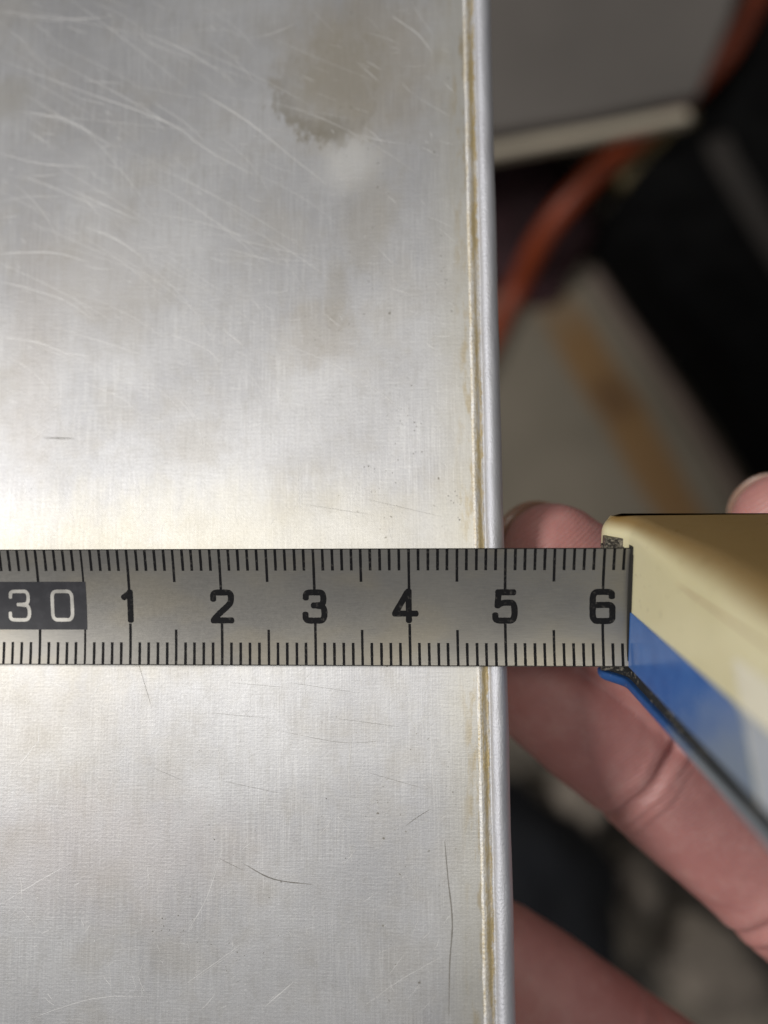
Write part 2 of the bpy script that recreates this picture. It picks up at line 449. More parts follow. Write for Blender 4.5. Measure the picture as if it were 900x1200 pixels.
def chaikin(pts, it=3, closed=False):
    pts = [Vector(p) for p in pts]
    for _ in range(it):
        out = [] if closed else [pts[0]]
        rng = range(len(pts)) if closed else range(len(pts) - 1)
        for i in rng:
            a, b = pts[i], pts[(i + 1) % len(pts)]
            out += [a.lerp(b, .25), a.lerp(b, .75)]
        if not closed: out.append(pts[-1])
        pts = out
    return pts
GL = {
 '1': [([(-.72, .95), (-.35, 1.2), (.05, 1.45)], 1), ([(.06, 1.62), (.06, -1.55)], 0)],
 '2': [([(-1.02, .72), (-1.02, 1.5), (0, 1.5), (1.05, 1.5), (1.05, .62), (.85, .2), (-.35, -.75), (-.95, -1.35)], 2), ([(-1.15, -1.5), (1.12, -1.5)], 0)],
 '3': [([(-1.02, .85), (-.98, 1.5), (.1, 1.5), (1.0, 1.5), (1.0, .2), (.25, .10), (-.22, .10)], 2),
       ([(.28, .06), (1.08, .0), (1.08, -1.5), (0, -1.52), (-1.1, -1.5), (-1.1, -.78)], 2)],
 '4': [([(.22, 1.5), (-1.12, -.62)], 0), ([(-1.3, -.76), (1.22, -.76)], 0), ([(.36, 1.7), (.36, -1.55)], 0)],
 '5': [([(1.0, 1.5), (-.86, 1.5)], 0), ([(-.72, 1.4), (-.84, .0)], 0),
       ([(-.84, .12), (-.3, .38), (.3, .40), (1.05, .38), (1.05, -1.5), (0, -1.5), (-1.1, -1.5), (-1.1, -.85)], 2)],
 '6': [([(1.0, .98), (1.0, 1.52), (0, 1.54), (-1.08, 1.52), (-1.08, 0), (-1.08, -1.52), (0, -1.54), (1.08, -1.52), (1.08, -.65), (1.08, .16), (.1, .16), (-.75, .14)], 2)],
 '0': [([(0, 1.5), (1.12, 1.5), (1.12, 0), (1.12, -1.5), (0, -1.5), (-1.12, -1.5), (-1.12, 0), (-1.12, 1.5)], 'c')],
}
def numeral(ch, u0, v0, sw, mat, sx=1.0, sy=1.0, lift=.014):
    V, Fc = [], []
    for k, (pts, mode) in enumerate(GL[ch]):
        closed = mode == 'c'
        pts = [(x * sx, y * sy) for x, y in pts]
        pp = chaikin(pts, 3, closed) if mode else [Vector(pts[0]).lerp(Vector(pts[1]), f) for f in np.linspace(0, 1, 9)]
        n = len(pp); b = len(V); L = lift + .003 * k
        for i, p in enumerate(pp):
            q0 = pp[(i - 1) % n] if closed or i > 0 else p
            q1 = pp[(i + 1) % n] if closed or i < n - 1 else p
            d = (q1 - q0).normalized(); nr = Vector((-d.y, d.x)) * (sw / 2) * (1 + random.uniform(-.04, .04))
            V.append(tape(u0 + p.x + nr.x, v0 + p.y + nr.y, L)); V.append(tape(u0 + p.x - nr.x, v0 + p.y - nr.y, L))
        for i in range(n if closed else n - 1):
            a = b + 2 * i; c2 = b + 2 * ((i + 1) % n); Fc.append((a, a + 1, c2 + 1, c2))
        if not closed:                          # rounded stroke ends
            for e, d in ((0, pp[0] - pp[1]), (n - 1, pp[-1] - pp[-2])):
                d.normalize(); nr = Vector((-d.y, d.x)); bb = len(V)
                for a in np.linspace(-90, 90, 9):
                    q = pp[e] + (d * math.cos(R(a)) * .7 + nr * math.sin(R(a))) * sw / 2
                    V.append(tape(u0 + q.x, v0 + q.y, L))
                Fc.append(tuple(range(bb, bb + 9)))
    return mesh_obj('numeral', V, Fc, mat, blade)
for ch, u0 in (('1', -20), ('2', -9.93), ('3', .02), ('4', 9.62), ('5', 20), ('6', 30)):
    numeral(ch, u0, -.02, .65, M_ink, .93, 1.0)
M_bare = plain('blade_numeral', (.62, .60, .55), .4, .08, 900, metallic=.7)
numeral('3', -32.2, .08, .38, M_bare, .98, 1.03, .023); numeral('0', -27.45, .08, .38, M_bare, .98, 1.03, .023)

# ------------------------------------------------------------------ tape measure case
EX = Vector((math.cos(TH), 0, math.sin(TH)))
D0 = Vector((80, -205, 1100)).normalized()             # the way the front edges run
EH = (D0 - EX * D0.dot(EX)).normalized(); SL = D0.dot(EX) / D0.dot(EH)
EW = EH.cross(EX).normalized()
CO = tape(32.65, 0)
def C(a, w_, h): return CO + EX * a + EW * w_ + EH * h

def round_poly(pts, rad, n=6):
    out = []; m = len(pts)
    for i, p in enumerate(pts):
        p = Vector(p); a = (Vector(pts[i - 1]) - p); b = (Vector(pts[(i + 1) % m]) - p)
        r_ = min(rad[i], a.length * .45, b.length * .45); a.normalize(); b.normalize()
        q0, q1 = p + a * r_, p + b * r_
        for k in range(n + 1):
            f = k / n; out.append((q0 * (1 - f) ** 2) + p * (2 * f * (1 - f)) + q1 * f * f)
    return out
def offset_poly(pts, d):
    m = len(pts); out = []
    for i, p in enumerate(pts):
        t_ = (pts[(i + 1) % m] - pts[i - 1]).normalized(); out.append(p + Vector((-t_.y, t_.x)) * d)
    return out
def prism(name, poly, w0, w1, r0, r1, mat, inset=0.0, parent=tm_root):
    """poly in (a, h), counter-clockwise, pushed out from w0 to w1 with rounded edges"""
    dense = []
    for i, p in enumerate(poly):
        q = poly[(i + 1) % len(poly)]; n = max(1, int((q - p).length / 3.0))
        dense += [p.lerp(q, k / n) for k in range(n)]
    poly = offset_poly(dense, inset) if inset else dense
    def rad(p, r_):                       # tight radius round the mouth lip, wider along the body
        d = max(0, min(1, ((p - Vector((-1, -2.5))).length - 4) / 14)); d = d * d * (3 - 2 * d)
        q = min(r_, 2.1) * (1 - d) + r_ * d
        if p.y < -4.2: f = max(0, min(1, (p.x + 1) / 16)); q = q * (1 - f) + min(r_, .45) * f     # crisp base edge
        return q
    loops = [('lo', x) for x in np.linspace(0, 90, 9)] + [('mid', f) for f in (.2, .4, .6, .8)] + [('hi', x) for x in np.linspace(90, 0, 9)]
    V, UV, Fc = [], [], []; m = len(poly)
    nrm_ = [q - p for p, q in zip(poly, offset_poly(poly, 1.0))]
    for kind_, x in loops:
        for p, nn_ in zip(poly, nrm_):
            a0, a1 = rad(p, r0), rad(p, r1)
            if kind_ == 'lo': w_, ins = w0 + a0 * (1 - math.cos(R(x))), a0 * (1 - math.sin(R(x)))
            elif kind_ == 'hi': w_, ins = w1 - a1 * (1 - math.cos(R(x))), a1 * (1 - math.sin(R(x)))
            else: w_, ins = (w0 + a0) * (1 - x) + (w1 - a1) * x, 0
            q = p + nn_ * ins
            V.append(C(q.x, w_, q.y)); UV.append((q.x, q.y))
    for k in range(len(loops) - 1):
        for i in range(m):
            a = k * m + i; b = k * m + (i + 1) % m
            Fc.append((a, b, b + m, a + m))
    Fc.append(tuple(range(m))[::-1]); Fc.append(tuple(range((len(loops) - 1) * m, len(loops) * m)))
    Fc = [f[::-1] for f in Fc]
    o = mesh_obj(name, V, Fc, mat, parent, UV)
    e = o.modifiers.new('sharp', 'EDGE_SPLIT'); e.split_angle = R(50)
    return o
LIP = -2.35
case_poly = round_poly([(LIP, -4.6), (54, -4.6), (54, 40), (46, 47), (SL * 47, 47), (-.08, -.6), (LIP, -3.0)], [1.8, 4, 10, 10, 8, .8, 1.0])

t = NT('yellowed_plastic'); ob = t.coord('Object'); geo = t.n('ShaderNodeNewGeometry')
n1 = t.noise(ob, 60, 5, .6); n2 = t.noise(ob, 700, 4, .6)
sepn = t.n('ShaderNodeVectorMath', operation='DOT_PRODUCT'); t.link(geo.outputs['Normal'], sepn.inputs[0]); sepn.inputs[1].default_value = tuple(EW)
side_brown = t.ramp(t.math('MULTIPLY_ADD', t.math('SUBTRACT', n1, .5), .5, sepn.outputs['Value']),   .25, .95)
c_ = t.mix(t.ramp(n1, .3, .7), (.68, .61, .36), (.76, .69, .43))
c_ = t.mix(side_brown, c_, (.31, .20, .075))                     # browner on faces turned to the big side
c_ = t.mix(t.math('MULTIPLY', t.ramp(n2, .62, .75), .4), c_, (.24, .18, .08))
t.set(Base_Color=c_, Roughness=t.math('MULTIPLY_ADD', n2, .25, .20), Subsurface_Weight=.12, Subsurface_Scale=.002,
      Subsurface_Radius=(1, .8, .4), Normal=t.bump(n2, .06, .0002))
M_cream = t.m
t = NT('worn_blue_plastic'); uv = t.coord('UV'); ob = t.coord('Object')
sp = t.n('ShaderNodeSeparateXYZ'); t.link(uv, sp.inputs[0]); hh = sp.outputs[1]
n1 = t.noise(ob, 260, 5, .65); n2 = t.noise(ob, 1500, 4, .65)
worn = t.ramp(t.math('MULTIPLY_ADD', t.math('SUBTRACT', n1, .5), 20.0, hh), 9, 22)
c_ = t.mix(t.ramp(n1, .3, .7), (.022, .085, .27), (.035, .115, .33))
c_ = t.mix(t.math('MULTIPLY', t.ramp(n2, .6, .72), .6), c_, (.22, .27, .36))
c_ = t.mix(worn, c_, (.20, .225, .25))
t.set(Base_Color=c_, Roughness=t.math('MULTIPLY_ADD', n2, .3, .2))
M_shell = t.m
t = NT('blue_panel_plastic'); ob = t.coord('Object'); uv = t.coord('UV')
sp = t.n('ShaderNodeSeparateXYZ'); t.link(uv, sp.inputs[0]); ww, hh = sp.outputs[0], sp.outputs[1]
n1 = t.noise(ob, 230, 5, .65); n2 = t.noise(ob, 1800, 4, .7)
dust = t.ramp(t.math('MULTIPLY_ADD', t.math('SUBTRACT', n1, .5), 16, t.math('SUBTRACT', hh, t.math('MULTIPLY', ww, 1.6))), 18, 36)
rim_ = t.ramp(t.math('MULTIPLY_ADD', n2, 2.2, ww), -6.0, -4.6, 1, 0)
c_ = t.mix(t.ramp(n1, .3, .7), (.035, .125, .38), (.05, .16, .45))
c_ = t.mix(t.math('MULTIPLY', dust, .8), c_, (.21, .24, .26))
c_ = t.mix(t.math('MULTIPLY', rim_, .6), c_, (.19, .20, .20))
c_ = t.mix(t.math('MULTIPLY', t.ramp(n2, .63, .74), .5), c_, (.30, .34, .42))
t.set(Base_Color=c_, Roughness=t.math('MULTIPLY_ADD', dust, .25, .22))
M_blue = t.m
t = NT('felt'); ob = t.coord('Object'); n2 = t.noise(ob, 2600, 3, .7); n1 = t.noise(ob, 300, 3)
t.set(Base_Color=t.mix(t.math('MULTIPLY', t.ramp(n2, .55, .68), t.ramp(n1, .35, .6)), (.012, .013, .014), (.24, .21, .15)), Roughness=.8, Normal=t.bump(n2, .6, .0003))
M_felt = t.m
t = NT('guide_metal'); ob = t.coord('Object'); n2 = t.noise(ob, 2800, 3, .7)
t.set(Base_Color=t.mix(t.ramp(n2, .45, .65), (.05, .045, .04), (.42, .38, .30)), Roughness=.5, Metallic=.4, Normal=t.bump(n2, .5, .0003))
M_guide = t.m
M_grey = plain('front_grey', (.42, .45, .49), .3, .10, 300)  # grey tone beyond the blue on the case front
M_pale = plain('cream_reflection', (.80, .75, .58), .3, .05, 200)

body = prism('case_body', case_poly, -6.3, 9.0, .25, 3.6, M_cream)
prism('felt_strip', case_poly, -8.05, -6.35, .2, .2, M_felt, .45)
prism('case_shell', case_poly, -9.2, -8.1, .7, .25, M_shell)
# mouth guide under the blade
def boxC(name, a0, a1, w0, w1, h0, h1, mat, parent=tm_root):
    bm = bmesh.new(); bmesh.ops.create_cube(bm, size=1)
    bmesh.ops.bevel(bm, geom=bm.edges[:], offset=.06, segments=2, affect='EDGES')
    vs_ = [C(a0 + (v.co.x + .5) * (a1 - a0), w0 + (v.co.y + .5) * (w1 - w0), h0 + (v.co.z + .5) * (h1 - h0)) for v in bm.verts]
    bm.verts.index_update(); fs = [[v.index for v in f.verts] for f in bm.faces]; bm.free()
    return mesh_obj(name, vs_, fs, mat, parent, smooth=False)
boxC('mouth_shade', -.14, .5, -6.75, 6.45, -1.0, .95, plain('mouth_shade_black', (.012, .011, .01), .7))  # black block put in as the shade where the blade enters
boxC('mouth_guide', LIP - .25, .6, -7.4, 6.9, -2.9, -1.0, M_guide)

def front_panel(name, poly, thick, mat):
    """flat piece lying on the sloping front, outline in (w, h)"""
    nrm = Vector((-1, 0, SL)).normalized()
    def pt(w_, h, lift): return C(SL * h + .05 + nrm.x * lift, w_, h + nrm.z * lift)
    m = len(poly); ins = []
    cx = sum(p[0] for p in poly) / m; cy = sum(p[1] for p in poly) / m
    V = [pt(*p, -.3) for p in poly] + [pt(*p, thick - .06) for p in poly]
    V += [pt(cx + (p[0] - cx) * .985, cy + (p[1] - cy) * .993, thick) for p in poly]
    UV = list(poly) * 3
    Fc = []
    for L in (0, m):
        for i in range(m): Fc.append((L + i, L + (i + 1) % m, L + m + (i + 1) % m, L + m + i))
    Fc.append(tuple(range(2 * m, 3 * m)))
    o = mesh_obj(name, V, Fc, mat, body, UV, smooth=False); return o
front_panel('blue_panel', [(-6.2, .2), (-6.2, 29), (-6, 29.3), (-1.5, 26.6), (-.7, 25.6), (-.4, 24.4), (-.4, .2)], .20, M_blue)
front_panel('grey_panel', [(-6.2, 29.4), (-6.2, 45), (-.4, 45), (-.4, 25.2), (-.75, 26.1), (-1.6, 27.1), (-5.9, 29.7)], .16, M_grey)
front_panel('parting_line', [(5.35, .6), (5.35, 46), (5.75, 46), (5.75, .6)], .03, plain('parting_tan', (.46, .32, .17), .45, .2, 300))
front_panel('pale_reflection', [(-.35, 26.5), (-.35, 45), (3.2, 45), (3.2, 24.6), (2.6, 24.2), (.2, 25.6)], .12, M_pale)  # bright reflection on the cream front, built as a paler piece

# ------------------------------------------------------------------ hand
def tube_pts(chain, seg=14):
    """chain of (point, radius) -> smooth list"""
    P_ = [Vector((*c_[0], c_[1])) for c_ in chain]
    q = [P_[0] * 2 - P_[1]] + P_ + [P_[-1] * 2 - P_[-2]]
    out = []
    for i in range(1, len(q) - 2):
        for k in range(seg):
            t_ = k / seg; a, b, c2, d = q[i - 1], q[i], q[i + 1], q[i + 2]
            out.append(.5 * ((2 * b) + (c2 - a) * t_ + (2 * a - 5 * b + 4 * c2 - d) * t_ * t_ + (3 * b - a - 3 * c2 + d) * t_ ** 3))
    out.append(P_[-1]); return [(p.xyz, p.w) for p in out]
def tube(V, Fc, chain, flat=.92, n=28):
    pts = tube_pts(chain)
    # round the first end off
    p0, r0 = pts[0]; d = (pts[0][0] - pts[1][0]).normalized()
    cap = [(p0 + d * (r0 * math.sin(R(a)) * 1.05), r0 * math.cos(R(a))) for a in (88, 76, 62, 48, 34, 20, 9)]
    p1, r1 = pts[-1]; d1 = (pts[-1][0] - pts[-2][0]).normalized()
    cap2 = [(p1 + d1 * (r1 * math.sin(R(a))), r1 * math.cos(R(a))) for a in (15, 35, 55, 75, 88)]
    pts = cap + pts + cap2
    base = len(V); up = Vector((0, 0, 1))
    for i, (p, r_) in enumerate(pts):
        dd = (pts[min(i + 1, len(pts) - 1)][0] - pts[max(i - 1, 0)][0]).normalized()
        sx = dd.cross(up).normalized(); sz = sx.cross(dd).normalized()
        for k in range(n):
            a = 2 * math.pi * k / n
            V.append(p + sx * (r_ * math.cos(a)) + sz * (r_ * flat * math.sin(a)))
    for i in range(len(pts) - 1):
        for k in range(n):
            a = base + i * n + k; b = base + i * n + (k + 1) % n
            Fc.append((a, b, b + n, a + n))
    Fc.append(tuple(range(base, base + n))[::-1]); Fc.append(tuple(range(base + (len(pts) - 1) * n, base + len(pts) * n)))

idx = [(F(651, 650, -9.5), 6.0), (F(678, 678, -10), 7.0), (F(715, 712, -11), 7.6), (F(775, 762, -12.5), 7.9), (F(860, 835, -14.5), 8.2),
       (F(960, 920, -17), 8.8), (F(1090, 1020, -21), 9.2), (F(1240, 1130, -27), 10.5)]
mid = [(F(583, 760, -11.5), 6.0), (F(630, 797, -11.6), 7.1), (F(690, 845, -11.8), 7.75), (F(740, 888, -12.0), 7.55), (F(800, 938, -12.4), 7.75), (F(880, 1003, -13.2), 8.2),
       (F(930, 1045, -14), 8.5), (F(1060, 1155, -19), 9.2), (F(1210, 1285, -27), 10.8)]
rng_ = [(F(588, 1118, -13.5), 6.2), (F(640, 1162, -13.8), 7.2), (F(700, 1208, -14.5), 7.4), (F(790, 1272, -15.5), 7.6), (F(880, 1335, -18), 8.2), (F(1020, 1420, -23), 8.8), (F(1160, 1490, -29), 10)]
pin = [(F(800, 1420, -21), 5.4), (F(850, 1455, -22), 6.2), (F(930, 1510, -24), 6.6), (F(1020, 1580, -28), 7.4), (F(1130, 1660, -33), 9)]
thu = [(F(922, 618, -13.5), 6.5), (F(955, 650, -14), 8.0), (F(1040, 725, -16), 9.0), (F(1130, 810, -19), 9.8), (F(1260, 935, -25), 11.5), (F(1400, 1150, -36), 15)]
def drop(ch, dz):                        # the same line of sight, a little deeper
    out = []
    for p, r_ in ch:
        k = (100 - p.z + dz) / (100 - p.z); out.append((Vector((p.x * k, p.y * k, p.z - dz)), r_ * k))
    return out
mid, rng_ = drop(mid, 4.5), drop(rng_, 7.0)
V, Fc = [], []
for ch in (idx, mid, rng_, pin, thu): tube(V, Fc, ch)
WR = F(1720, 1900, -46)
for ch, r1 in ((idx, 12), (mid, 12.5), (rng_, 12), (pin, 11)):
    e = ch[-1][0]; tube(V, Fc, [(e, ch[-1][1] + .6), (e.lerp(WR, .4), 13.5), (e.lerp(WR, .85), 15.5), (WR, 16)], .9)
tube(V, Fc, [(thu[-1][0], 15), (thu[-1][0].lerp(WR, .5), 17), (WR, 17)], .9)
fore = Vector((.75, -.65, -.12)).normalized()
side = Vector((.65, .75, 0)).normalized()
for sg in (-1, 1): tube(V, Fc, [(WR + side * (sg * 9) - fore * 6, 17), (WR + side * (sg * 9) + fore * 30, 17), (WR + side * (sg * 11) + fore * 90, 21), (WR + side * (sg * 12) + fore * 160, 25)], .95)
me = bpy.data.meshes.new('hand_rough'); me.from_pydata([tuple(v) for v in V], [], Fc)
ho = bpy.data.objects.new('hand_rough', me); col.objects.link(ho)
rm = ho.modifiers.new('remesh', 'REMESH'); rm.mode = 'VOXEL'; rm.voxel_size = .42
sm = ho.modifiers.new('smooth', 'SMOOTH'); sm.iterations = 14; sm.factor = .5
dg = bpy.context.evaluated_depsgraph_get(); ev = ho.evaluated_get(dg); m2 = ev.to_mesh()
co = np.empty(len(m2.vertices) * 3); m2.vertices.foreach_get('co', co); co = co.reshape(-1, 3)
no = np.empty(len(m2.vertices) * 3); m2.vertices.foreach_get('normal', no); no = no.reshape(-1, 3)
hf = [tuple(p.vertices) for p in m2.polygons]
ev.to_mesh_clear(); bpy.data.objects.remove(ho)
disp = np.zeros(len(co))
def crease(p, axis, depth, width, bend=0.0, reach=11, palm=True):
    """a flexion fold across the palm side of a finger"""
    global disp
    p = np.array(p); ax = np.array(axis.normalized()); d = co - p
    cr = np.cross(ax, (0, 0, 1)); cr /= np.linalg.norm(cr)
    al = d @ ax; la = d @ cr; near = (np.linalg.norm(d, axis=1) < reach)
    al = al - bend * la * la + .10 * np.sin(la * 1.1)
    g = np.exp(-(al / width) ** 2) * near * np.clip(no[:, 2] * 1.4 + .5, 0, 1)
    disp -= depth * g
    disp += .35 * depth * np.exp(-((np.abs(al) - 2.2 * width) / (1.3 * width)) ** 2) * near * np.clip(no[:, 2], 0, 1)
def fold(px, py, z, px2, py2, depth, width, bend=0.0):
    a, b = F(px, py, z), F(px2, py2, z); crease(a, b - a, depth, width, bend)
fold(738, 915, -16, 838, 995, .62, .75, -.012); fold(750, 926, -16, 850, 1006, .14, .3, .004); fold(728, 905, -16, 828, 985, .08, .3, -.02)
fold(885, 1062, -17, 985, 1142, .7, .9, .0); fold(905, 1075, -17, 1005, 1155, .35, .6, .01)
fold(715, 1225, -21, 800, 1288, .55, .8); fold(870, 1330, -24, 960, 1395, .6, .9)
for k_ in range(9):
    o_ = random.uniform(-34, 40); fold(738 + o_, 915 + o_ * .8, -16, 838 + o_, 995 + o_ * .8 + random.uniform(-14, 14), random.uniform(.03, .075), random.uniform(.16, .28), random.uniform(-.02, .01))
# slight softness of the flesh
for i in range(len(co)):
    p = co[i]
    if p[0] < 60 and p[1] > -75: disp[i] += .16 * mn.noise((p[0] * .16, p[1] * .16, p[2] * .16)) + .05 * mn.noise((p[0] * .6, p[1] * .6, p[2] * .6))
co = co + no * disp[:, None]

t = NT('skin'); ob = t.coord('Object')
n1 = t.noise(ob, 70, 5, .6); n2 = t.noise(ob, 420, 5, .6); n3 = t.noise(ob, 2200, 4, .7)
c_ = t.mix(t.ramp(n1, .3, .7), (.50, .215, .195), (.63, .31, .28))
c_ = t.mix(t.math('MULTIPLY', t.ramp(n2, .45, .75), .35), c_, (.64, .37, .33))
def ridges(rot, scale, dist):
    wv = t.n('ShaderNodeTexWave', wave_type='BANDS', bands_direction='X', wave_profile='SIN')
    t.link(t.coord('Object', rot=(0, 0, rot)), wv.inputs['Vector'])
    wv.inputs['Scale'].default_value = scale; wv.inputs['Distortion'].default_value = dist
    wv.inputs['Detail'].default_value = 2; wv.inputs['Detail Scale'].default_value = .06; return wv.outputs['Fac']
rg = ridges(R(52), 640, 9.0)
rgm = t.math('MULTIPLY', rg, t.ramp(n1, .35, .6, .35, 1))
nb = t.bump(rgm, .24, .00018); nb = t.bump(n3, .22, .0002, nb); nb = t.bump(n2, .15, .0006, nb)
t.set(Base_Color=c_, Roughness=t.math('MULTIPLY_ADD', n3, .25, .33), Subsurface_Weight=.28, Subsurface_Scale=.0022,
      Subsurface_Radius=(1.0, .35, .2), Specular_IOR_Level=.5, Normal=nb)
M_skin = t.m
hbase = F(900, 1050, -22)
hand = mesh_obj('hand', co, hf, M_skin, None, base=hbase)
tag(hand, 'bare hand with curled fingers cradling the tape measure from below', 'hand')

t = NT('nail'); ob = t.coord('Object'); n1 = t.noise(ob, 500, 4)
t.set(Base_Color=t.mix(n1, (.34, .21, .15), (.42, .28, .21)), Roughness=.28, Subsurface_Weight=.4, Subsurface_Scale=.001, Subsurface_Radius=(1, .5, .3))
M_nail = t.m
def nail(tip, back, r_, face, length=11, over=1.7, spread=64):
    """curved plate on the back of a fingertip; face = way the nail looks"""
    ax = (tip - back).normalized(); fn = (face - ax * face.dot(ax)).normalized(); sd = ax.cross(fn)
    V, Fc = [], []; A, B = 15, 12
    for lay in (0, -.35):
        for j in range(B + 1):
            g = j / B
            along = -length + g * (length + r_ * .75 + over)
            k = max(0, g - .55) / .45
            for i in range(A + 1):
                a = R(-spread + 2 * spread * i / A)
                cut = (1 - .28 * (abs(a) / R(spread)) ** 2.2 * k)
                al = along - (along + length) * (1 - cut) * .55
                rad = r_ * (1.03 - .22 * k * k) + lay
                V.append(tip + ax * al + fn * (rad * math.cos(a) * .97) + sd * (rad * math.sin(a)))
    m = A + 1; o_ = (B + 1) * m
    for j in range(B):
        for i in range(A):
            a = j * m + i; Fc.append((a, a + 1, a + m + 1, a + m)); Fc.append((o_ + a, o_ + a + m, o_ + a + m + 1, o_ + a + 1))
    ring = [j * m for j in range(B + 1)] + [B * m + i for i in range(1, m)] + [j * m + A for j in range(B - 1, -1, -1)] + list(range(A - 1, 0, -1))
    for q in range(len(ring)):
        a, b = ring[q], ring[(q + 1) % len(ring)]; Fc.append((a, b, b + o_, a + o_))
    o = mesh_obj('nail', V, Fc, M_nail, hand); return o
nail(idx[0][0], idx[2][0], 6.25, Vector((-.55, .45, -.75)))
nail(thu[0][0], thu[2][0], 6.9, Vector((-.35, .55, -.75)), 12, .5)
nail(mid[0][0], mid[2][0], 5.9, Vector((0, .1, -1)), 10, 0, 48)
nail(rng_[0][0], rng_[2][0], 6.0, Vector((0, -.1, -1)), 10, 0, 48)

# ------------------------------------------------------------------ things on the floor, far out of focus
FZ = -275.0
t = NT('dusty_floor'); ob = t.coord('Object'); n1 = t.noise(ob, 42, 6, .62); n2 = t.noise(ob, 160, 4, .6)
c_ = t.mix(t.ramp(n1, .40, .62), (.028, .024, .020), (.26, .225, .175)); c_ = t.mix(t.math('MULTIPLY', t.ramp(n2, .5, .7), .5), c_, (.10, .085, .065))
t.set(Base_Color=c_, Roughness=.8, Normal=t.bump(n2, .4, .003)); M_floor = t.m
fl = mesh_obj('floor', [(-1500, -1500, FZ), (1500, -1500, FZ), (1500, 1500, FZ), (-1500, 1500, FZ)], [(0, 1, 2, 3)], M_floor, smooth=False)
tag(fl, kind='structure')

def slab(name, px_poly, ztop, zbot, mat, parent=None, bev=1.5, base=None, zpx=None):
    """flat-topped solid whose top outline is given by points of the photograph at ztop"""
    bm = bmesh.new()
    vs_ = [bm.verts.new(F(x, y, ztop if zpx is None else zpx)) for x, y in px_poly]
    for v in vs_: v.co.z = ztop
    f = bm.faces.new(vs_); f.normal_update()
    if f.normal.z < 0: f.normal_flip()
    ret = bmesh.ops.extrude_face_region(bm, geom=[f])
    for v in ret['geom']:
        if isinstance(v, bmesh.types.BMVert): v.co.z = ztop
    for v in vs_: v.co.z = zbot
    bmesh.ops.recalc_face_normals(bm, faces=bm.faces[:])
    bmesh.ops.bevel(bm, geom=bm.edges[:], offset=bev, segments=3, affect='EDGES', profile=.6)
    bm.verts.index_update(); V = [v.co.copy() for v in bm.verts]; Fc = [[v.index for v in q.verts] for q in bm.faces]; bm.free()
    return mesh_obj(name, V, Fc, mat, parent, smooth=False, base=base)

# grey carton with a pale folded edge
bx = empty('grey_box', F(700, 60, FZ))
tag(bx, 'dull grey box with a pale front edge, beyond the sheet rim', 'box')
M_box = plain('box_grey', (.118, .105, .093), .55, .12, 18)
slab('box_lid', [(380, -190), (905, -190), (858, 20), (820, 112), (700, 138), (560, 160), (380, 190)], -205, -211, M_box, bx, 2)
slab('box_wall', [(400, -190), (870, -190), (835, 0), (790, 70), (690, 92), (560, 112), (400, 140)], -211, FZ, M_box, bx, 2)
slab('pale_edge', [(380, 207), (575, 169), (700, 147), (806, 126), (812, 138), (700, 160), (575, 183), (380, 222)], -202, -209, plain('edge_pale', (.50, .44, .34), .5, .1, 40), bx, 1.2)

def cable(name, pts, rad, mat, base=None, parent=None):
    V, Fc = [], []; tube(V, Fc, [(p, rad) for p in pts], 1.0, 16)
    return mesh_obj(name, V, Fc, mat, parent, base=base)
M_orange = plain('orange_rubber', (.24, .038, .007), .45, .2, 60)
oc = cable('orange_hose', [F(950, -150, -222), F(888, -10, -222), F(850, 62, -222), F(800, 118, -228), F(745, 165, -228), F(690, 212, -230), F(640, 272, -240), F(605, 340, -262), F(560, 430, -264), F(500, 560, -264)],
           4.2, M_orange, F(690, 212, -240))
tag(oc, 'orange rubber hose curving between the grey box and the black bag', 'hose')
br_ = cable('brass_fitting', [F(806, 146, -224), F(785, 168, -226), F(765, 188, -228), F(735, 212, -232)], 4.6, plain('brass', (.11, .085, .035), .45, .2, 80, metallic=.3), F(760, 180, -236))
tag(br_, 'dull olive brass fitting beside the orange hose', 'fitting')

# black bag with a webbing strap
bag = empty('black_bag', F(840, 300, FZ))
tag(bag, 'black fabric bag with a dull webbing strap, behind the tape measure', 'bag')
M_black = plain('black_fabric', (.006, .006, .006), .95, .3, 120, Specular_IOR_Level=.03)
slab('bag_body', [(1250, -120), (915, -60), (868, 46), (826, 112), (808, 148), (752, 196), (700, 262), (692, 292), (722, 335), (772, 398), (824, 470), (880, 556), (930, 640), (1250, 700)], -218, -270.6, M_black, bag, 9, zpx=-258)
V, Fc = [], []
pts = [F(835, 150, -219), F(848, 182, -216), F(872, 225, -216), F(905, 282, -216), F(960, 370, -216)]
pp = [p for p, _ in tube_pts([(p, 1) for p in pts], 6)]
for i, p in enumerate(pp):
    d = (pp[min(i + 1, len(pp) - 1)] - pp[max(0, i - 1)]).normalized(); sd = d.cross(Vector((0, 0, 1))).normalized()
    for q in ((-4.5, 0), (4.5, 0), (4.5, -1.8), (-4.5, -1.8)): V.append(p + sd * q[0] + Vector((0, 0, q[1])))
for i in range(len(pp) - 1):
    for k in range(4):
        a = i * 4 + k; b = i * 4 + (k + 1) % 4; Fc.append((a, b, b + 4, a + 4))
mesh_obj('strap', V, Fc, plain('webbing', (.018, .014, .011), .8, .2, 150), bag, smooth=False)

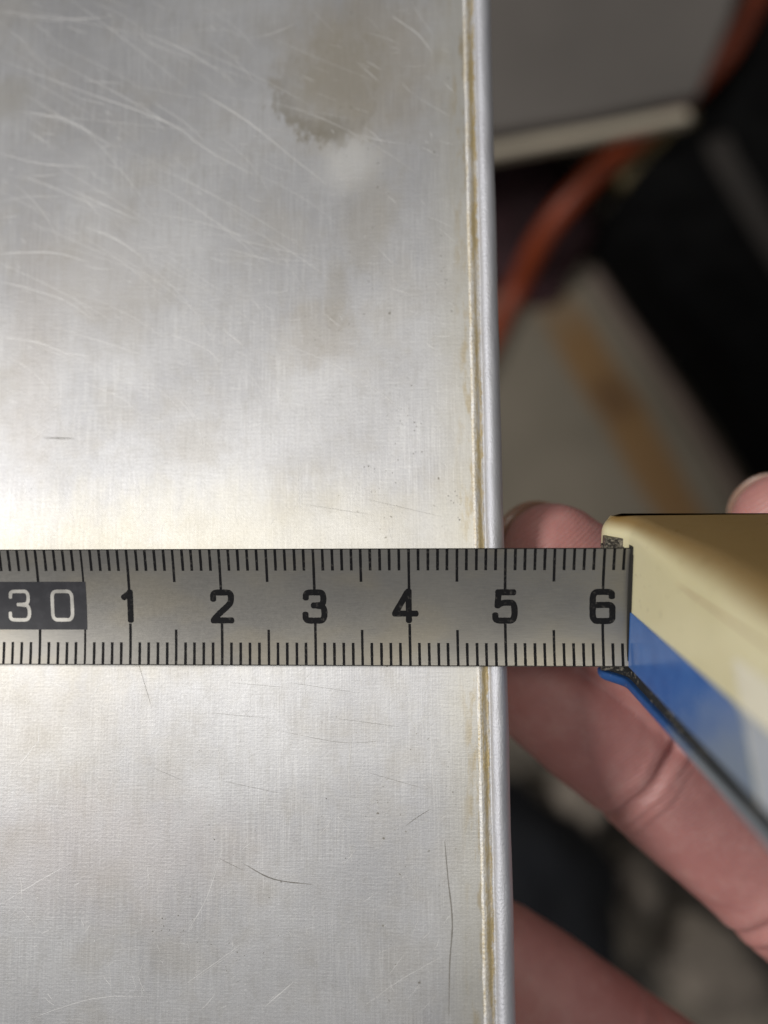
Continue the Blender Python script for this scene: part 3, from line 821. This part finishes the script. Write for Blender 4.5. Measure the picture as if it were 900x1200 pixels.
# pale board with a rust run
t = NT('stained_board'); ob = t.coord('Object'); n1 = t.noise(ob, 25, 5, .6)
sp = t.n('ShaderNodeSeparateXYZ'); t.link(ob, sp.inputs[0])
bb = F(660, 520, -271)
A, B = F(640, 330, -262), F(815, 620, -262)
d = (B - A).normalized(); nn = Vector((-d.y, d.x, 0))
def lin(v, p):     # signed distance in mm of the shaded point from p along v
    x = t.math('MULTIPLY', sp.outputs[0], v.x * MM); y = t.math('MULTIPLY', sp.outputs[1], v.y * MM)
    return t.math('ADD', t.math('ADD', x, y), -(p - bb).dot(v))
across = t.math('MULTIPLY_ADD', t.math('SUBTRACT', n1, .5), 8.0, lin(nn, A)); along = lin(d, A)
runm = t.math('MULTIPLY', t.ramp(t.math('ABSOLUTE', across), 6.0, 11.0, 1, 0), t.ramp(along, 0, 30, .25, 1))
c_ = t.mix(t.ramp(n1, .3, .7), (.155, .134, .098), (.195, .168, .126))
c_ = t.mix(t.math('MULTIPLY', runm, .75), c_, (.215, .10, .013))
dk = t.math('MULTIPLY', t.ramp(t.math('ABSOLUTE', across), 3, 10, 1, 0), t.ramp(t.math('ABSOLUTE', t.math('SUBTRACT', along, 52)), 3, 14, 1, 0))
c_ = t.mix(t.math('MULTIPLY', dk, .6), c_, (.08, .034, .008))
t.set(Base_Color=c_, Roughness=.6)
bd = slab('stained_board', [(420, 380), (588, 372), (640, 322), (700, 300), (900, 300), (1250, 420), (1250, 800), (420, 820)], -267, -274.6, t.m, None, 2, bb)
tag(bd, 'dirty beige board with a rusty orange streak, above the fingers', 'board')
ed = cable('wooden_rod', [F(698, 322, -263), F(736, 378, -263), F(788, 454, -263), F(848, 548, -263), F(905, 636, -263)], 2.6, plain('rod_wood', (.15, .11, .09), .6, .2, 60), F(780, 440, -266))
tag(ed, 'thin brown rod lying along the black bag on the beige board', 'rod')

# crumpled cloths
def cloth(name, cx, cy, z, rx, ry, rz, ang, mat, label, seed):
    V, Fc = [], []; nu_, nv_ = 40, 22; c0 = F(cx, cy, z); ca, sa = math.cos(ang), math.sin(ang)
    for j in range(nv_ + 1):
        ph = math.pi * j / nv_
        for i in range(nu_):
            th = 2 * math.pi * i / nu_
            x, y, zz = math.sin(ph) * math.cos(th), math.sin(ph) * math.sin(th), math.cos(ph)
            k = 1 + .22 * mn.noise((x * 1.6 + seed, y * 1.6, zz * 1.6)) + .10 * mn.noise((x * 4 + seed, y * 4, zz * 4))
            X, Y = x * rx * k, y * ry * k
            V.append(c0 + Vector((X * ca - Y * sa, X * sa + Y * ca, max(zz * rz * k, -rz * .6))))
    for j in range(nv_):
        for i in range(nu_):
            a = j * nu_ + i; b = j * nu_ + (i + 1) % nu_; Fc.append((a, a + nu_, b + nu_, b))
    o = mesh_obj(name, V, Fc, mat, None, base=c0 - Vector((0, 0, rz * .6)))
    return tag(o, label, 'cloth')
cloth('cloth_bundle', 618, 1035, -250, 27, 44, 26, R(36), plain('navy_cloth', (.0035, .0045, .007), .9, .3, 90), 'dark navy cloth bundle on the floor between the two lower fingers', 2.0)
cloth('cloth_bundle', 612, 262, -266, 26, 30, 10, R(10), plain('maroon_cloth', (.035, .013, .016), .9, .3, 90), 'dark maroon cloth bundle under the grey box edge', 8.0)
M_rag = plain('taupe_cloth', (.25, .212, .17), .9, .45, 35)
for cx, cy, a, b, ang, lab, sd in ((672, 945, 13, 20, -30, 'small crumpled taupe rag just below the creased finger, above the navy cloth', 5.0),
                                   (742, 1035, 9, 13, 30, 'smallest taupe rag, in the gap right of the navy cloth', 11.0),
                                   (835, 1135, 17, 24, 40, 'largest taupe rag, between the two fingers at the lower right corner', 14.0)):
    cloth('rag', cx, cy, -264, a, b, 13, R(ang), M_rag, lab, sd)['group'] = 'taupe rags on the floor'
